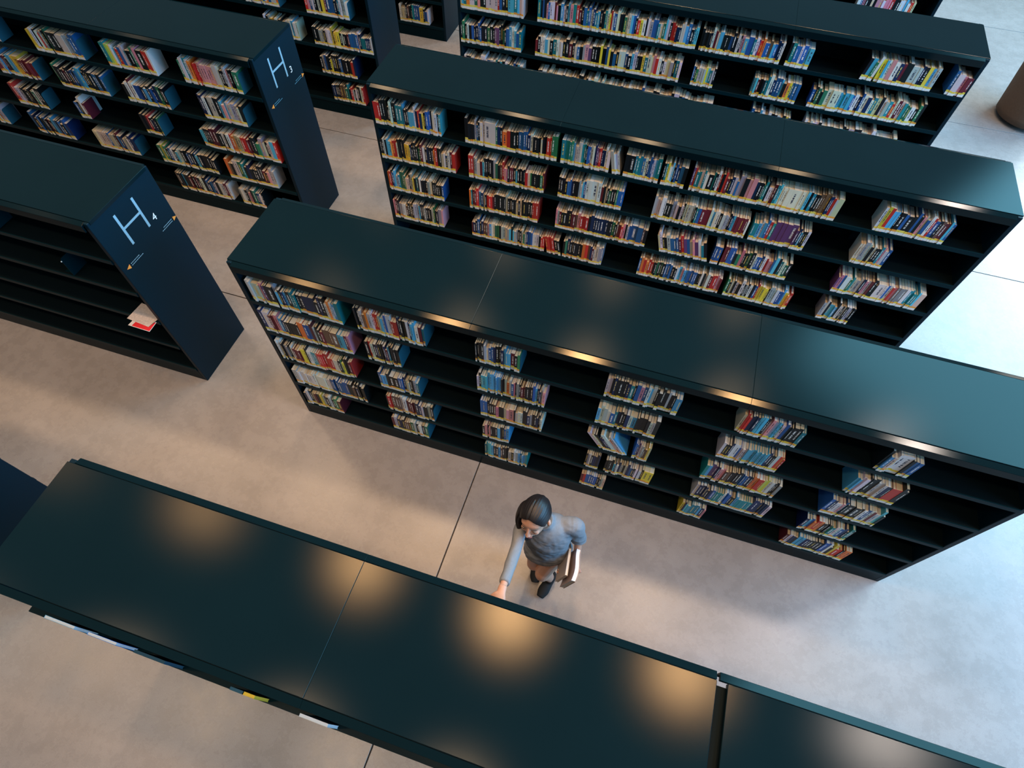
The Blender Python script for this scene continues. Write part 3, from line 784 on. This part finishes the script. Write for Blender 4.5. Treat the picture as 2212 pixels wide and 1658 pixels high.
CASEN = dict(S2='bookcase behind the woman', S3='second bookcase behind the woman', S4='third bookcase behind the woman',
             H3='bookcase H 3', H2='bookcase behind H 3', H1='second bookcase behind H 3', S5='farthest bookcase top right')
LEVN = ['top', 'second', 'third', 'fourth', 'bottom']
def ordn(n): return '%d%s' % (n, 'th' if 10 <= n % 100 <= 20 else {1: 'st', 2: 'nd', 3: 'rd'}.get(n % 10, 'th'))
books.sort(key=lambda b: -b.size)
single, rest = books[:300], books[300:]
for b in single:
    root = empty('book', (b.x, b.y, b.z))
    g, ng = gidx[b.ci]
    grp = ('%s group, ' % ordn(g)) if ng > 1 else ''
    thick = 'thick ' if b.t > 0.03 else ''
    if b.lean > 0.2: thick = 'leaning '
    lab = '%s%s book, %s in %s%s shelf, %s' % (thick, CN[b.c], ordn(b.i + 1), grp, LEVN[b.lev], CASEN[b.case])
    tag(root, lab, 'book', 'books on the %s shelf of the %s' % (LEVN[b.lev], CASEN[b.case]))
    for m, nm, mt in zip(unit_geo(b), ('cover', 'page_block', 'spine_label'), (BOOK, PAPER, PAPER)):
        me = bpy.data.meshes.new(nm); me.from_pydata(m.v, [], m.f)
        finish(me, [mt], *geo_lists(m, b, nm))
        o = bpy.data.objects.new(nm, me); C.objects.link(o); o.parent = root
        if nm == 'spine_label': o['label'] = 'white and yellow shelf-mark label'
V, F, MI, CO, TI, UV = [], [], [], [], [], []
for b in rest:
    for m, nm, mi in zip(unit_geo(b), ('cover', 'page_block', 'spine_label'), (0, 1, 1)):
        c_, t_, u_ = geo_lists(m, b, nm); n = len(V)
        V += [(p[0] + b.x, p[1] + b.y, p[2] + b.z) for p in m.v]
        F += [tuple(n + i for i in q) for q in m.f]; MI += [mi] * len(m.f); CO += c_; TI += t_; UV += u_
me = bpy.data.meshes.new('distant_books'); me.from_pydata(V, [], F)
me.polygons.foreach_set('material_index', MI)
finish(me, [BOOK, PAPER], CO, TI, UV)
o = bpy.data.objects.new('distant_books', me); C.objects.link(o)
tag(o, 'many more books in rows on the shelves of the farther bookcases', 'books', kind='stuff')

# bookends, a bent steel plate at the right end of a row
def bookend(x, y, z, label, h=0.185):
    root = empty('bookend', (x, y, z))
    tag(root, label, 'bookend', 'teal steel bookends')
    m = MB(); n = 10; r = 0.02; d0, d1 = 0.012, 0.165
    prof = [(d0, 0.0), (d1, 0.0), (d1, h - r)] + [(d1 - r + r * math.cos(a), h - r + r * math.sin(a)) for a in (math.pi / 6, math.pi / 3, math.pi / 2)] \
        + [(d0 + r, h)] + [(d0 + r - r * math.sin(a), h - r + r * math.cos(a)) for a in (math.pi / 6, math.pi / 3, math.pi / 2)]
    m.prism(prof, 0.0, 0.0025).build('upright_plate', BOOKEND, root)
    MB().box(-0.10, -0.0001, 0.03, 0.13, 0.0, 0.0007).build('foot_plate', BOOKEND, root)
    return root
for ci, (case, row, lev, x0, x1, seq, fl_) in enumerate(CLUSTERS):
    if 'b' in fl_:
        g, ng = gidx[ci]
        bookend(x1 * S + 0.001, YN + P * row, LEV[lev] + 0.0003,
                'teal bookend right of %s group, %s shelf, %s' % (ordn(g), LEVN[lev], CASEN[case]))
# two lone wire-topped bookends left on the empty bookcase
for i, (x, lev, nm) in enumerate(((-2.37, 0, 'upper'), (-2.155, 1, 'lower'))):
    b = bookend(x * S, YN + P, LEV[lev] + 0.0003, 'dark bookend on the empty bookcase H 4, %s of two' % nm)
    for ch in b.children: ch.data.materials.clear(); ch.data.materials.append(LIP)
    o = MB().box(-0.001, 0.005, 0.006, 0.014, 0.158, 0.167).build('end_cap', DIGIT, b); o['label'] = 'tiny white cap'

# leaflets left on an empty shelf of H 4
def sheet(name, pts, z, m, th=0.0015, curl=0.0):
    me = MB(); k = len(pts)
    me.v = [(x, y, z + (curl if i == 2 else 0)) for i, (x, y) in enumerate(pts)] + [(x, y, z + th + (curl if i == 2 else 0)) for i, (x, y) in enumerate(pts)]
    me.f = [tuple(range(k))[::-1], tuple(range(k, 2 * k))] + [(i, (i + 1) % k, k + (i + 1) % k, k + i) for i in range(k)]
    return me.build(name, m)
MAPW = mat('printed_map_paper', (0.62, 0.55, 0.52), 0.7, noise=(60, 0.35))
REDP = mat('red_print', (0.75, 0.02, 0.03), 0.5)
WHP = mat('white_card', (0.75, 0.72, 0.72), 0.6)
z4 = LEV[2] + 0.0008
q = [(-1.972, 0.981), (-1.866, 0.979), (-1.868, 1.030), (-1.966, 1.034)]
o = sheet('leaflet', [(x * S, y * S) for x, y in q], z4, WHP)
tag(o, 'red and white leaflet lying under the map sheet on an empty shelf of H 4', 'leaflet')
q2 = [(-1.955, 0.983), (-1.868, 0.981), (-1.870, 1.027), (-1.950, 1.030)]
r = sheet('red_cover', [(x * S, y * S) for x, y in q2], z4 + 0.0016, REDP, 0.0004); r.parent = o; r['label'] = 'red printed field'
q = [(-1.997, 1.009), (-1.884, 0.998), (-1.866, 1.040), (-1.868, 1.085), (-1.990, 1.100)]
o = sheet('leaflet', [(x * S, y * S) for x, y in q], z4 + 0.004, MAPW, 0.001, 0.012)
tag(o, 'folded pale printed map sheet lying on top of the red leaflet in H 4', 'leaflet')


# display books facing out on the ledge of the nearest bookcase
def facing(x0, x1, c, label, top=0.90):
    root = empty('display_book', (x0 * S, -0.0665 * S, LEV[0] - 0.0295))
    tag(root, label, 'book', 'books facing out on the ledge of the nearest bookcase')
    W = (x1 - x0) * S; h = top * S - (LEV[0] - 0.0295)
    for nm, m, col in (('cover', MB().box(0, W, 0, 0.0015, 0, h).box(0, W, 0.0125, 0.014, 0, h).box(0, 0.0015, 0.0015, 0.0125, 0, h), c),
                       ('page_block', MB().box(0.002, W - 0.002, 0.0016, 0.0124, 0.001, h - 0.001), (0.75, 0.85, 0.92) if c[2] > 0.2 else c)):
        me = bpy.data.meshes.new(nm); me.from_pydata(m.v, [], m.f)
        finish(me, [PAPER], [col] * len(m.f), [col] * len(m.f), [None] * len(m.f))
        o = bpy.data.objects.new(nm, me); C.objects.link(o); o.parent = root
facing(-1.161, -1.074, (0.20, 0.55, 0.80), 'pale blue and white book facing out, leftmost on the nearest ledge')
facing(-1.036, -0.954, (0.03, 0.25, 0.80), 'bright blue book facing out, second on the nearest ledge')
facing(-0.905, -0.82, (0.01, 0.07, 0.12), 'dark teal book facing out between the blue and yellow ones on the ledge')
facing(-0.645, -0.611, (0.02, 0.10, 0.16), 'dark teal book beside the yellow one on the nearest ledge')
facing(-0.609, -0.580, (0.85, 0.60, 0.05), 'small yellow book facing out on the nearest ledge')
facing(-0.465, -0.393, (0.75, 0.80, 0.85), 'white book facing out at the seam of the nearest bookcase')

# ---------------------------------------------------------------- armchair cut by the right edge
BROWN = mat('brown_wool_upholstery', (0.13, 0.075, 0.045), 0.9, noise=(40, 0.2), bump=(90, 0.3))
ac = empty('armchair', (4.58, 9.33, 0)); tag(ac, 'round brown upholstered armchair with patterned throw, cut off by right photo edge', 'armchair')
def ring_shell(m, r0, r1, z0, z1, a0, a1, seg=28, prof=8, top_round=0.05, flare=0.06):
    """curved padded wall between angles a0 and a1"""
    base = len(m.v); sec = []
    for k in range(prof + 1):
        t = k / prof; sec.append((r1 + flare * t, z0 + (z1 - z0) * t))
    for k in range(5):
        a = math.pi * (k + 0.5) / 5; rm = (r0 + r1) / 2 + flare; hw = (r1 - r0) / 2
        sec.append((rm + hw * math.cos(a), z1 + top_round * math.sin(a)))
    for k in range(prof + 1):
        t = 1 - k / prof; sec.append((r0 + flare * t, z0 + (z1 - z0) * t))
    n = len(sec)
    for i in range(seg + 1):
        a = a0 + (a1 - a0) * i / seg
        for r, z in sec: m.v.append((r * math.cos(a), r * math.sin(a), z))
    for i in range(seg):
        for k in range(n):
            q = (k + 1) % n; A = base + i * n; B = A + n
            m.f.append((A + k, A + q, B + q, B + k))
    m.f.append(tuple(base + k for k in range(n))); m.f.append(tuple(base + seg * n + k for k in reversed(range(n))))
m = MB(); ring_shell(m, 0.30, 0.40, 0.06, 0.72, math.radians(60), math.radians(300)); m.build('backrest', BROWN, ac, smooth=True)
m = MB(); loft(m, [(0, 0, 0.06), (0, 0, 0.10), (0, 0, 0.36), (0, 0, 0.42)], [0.30, 0.34, 0.34, 0.28], seg=32); m.build('seat', BROWN, ac, smooth=True)
for a in (45, 135, 225, 315):
    m = MB(); x, y = 0.26 * math.cos(math.radians(a)), 0.26 * math.sin(math.radians(a))
    loft(m, [(x, y, 0), (x * 0.95, y * 0.95, 0.07)], [0.014, 0.02], seg=10); m.build('leg', CASE, ac, smooth=True)
PAT = mat('white_lace_pattern', (0.75, 0.78, 0.74), 0.8)
m = MB(); rr = random.Random(3)
for i in range(34):
    a = math.radians(rr.uniform(70, 200)); r = rr.uniform(0.385, 0.47); z = 0.742 + 0.0
    rm = 0.35 + 0.06; hw = 0.05; b_ = rr.uniform(0.1, 1.3); R_ = rm + hw * math.cos(b_) ; Z_ = 0.72 + 0.05 * math.sin(b_) + 0.001
    ell(m, (R_ * math.cos(a), R_ * math.sin(a), Z_), (0.014, 0.006, 0.004), Matrix.Rotation(rr.uniform(0, 3), 3, 'Z'), 8, 5)
o = m.build('patterned_throw', PAT, ac, smooth=True); o['label'] = 'white leaf pattern on the rim'; o['kind'] = 'stuff'
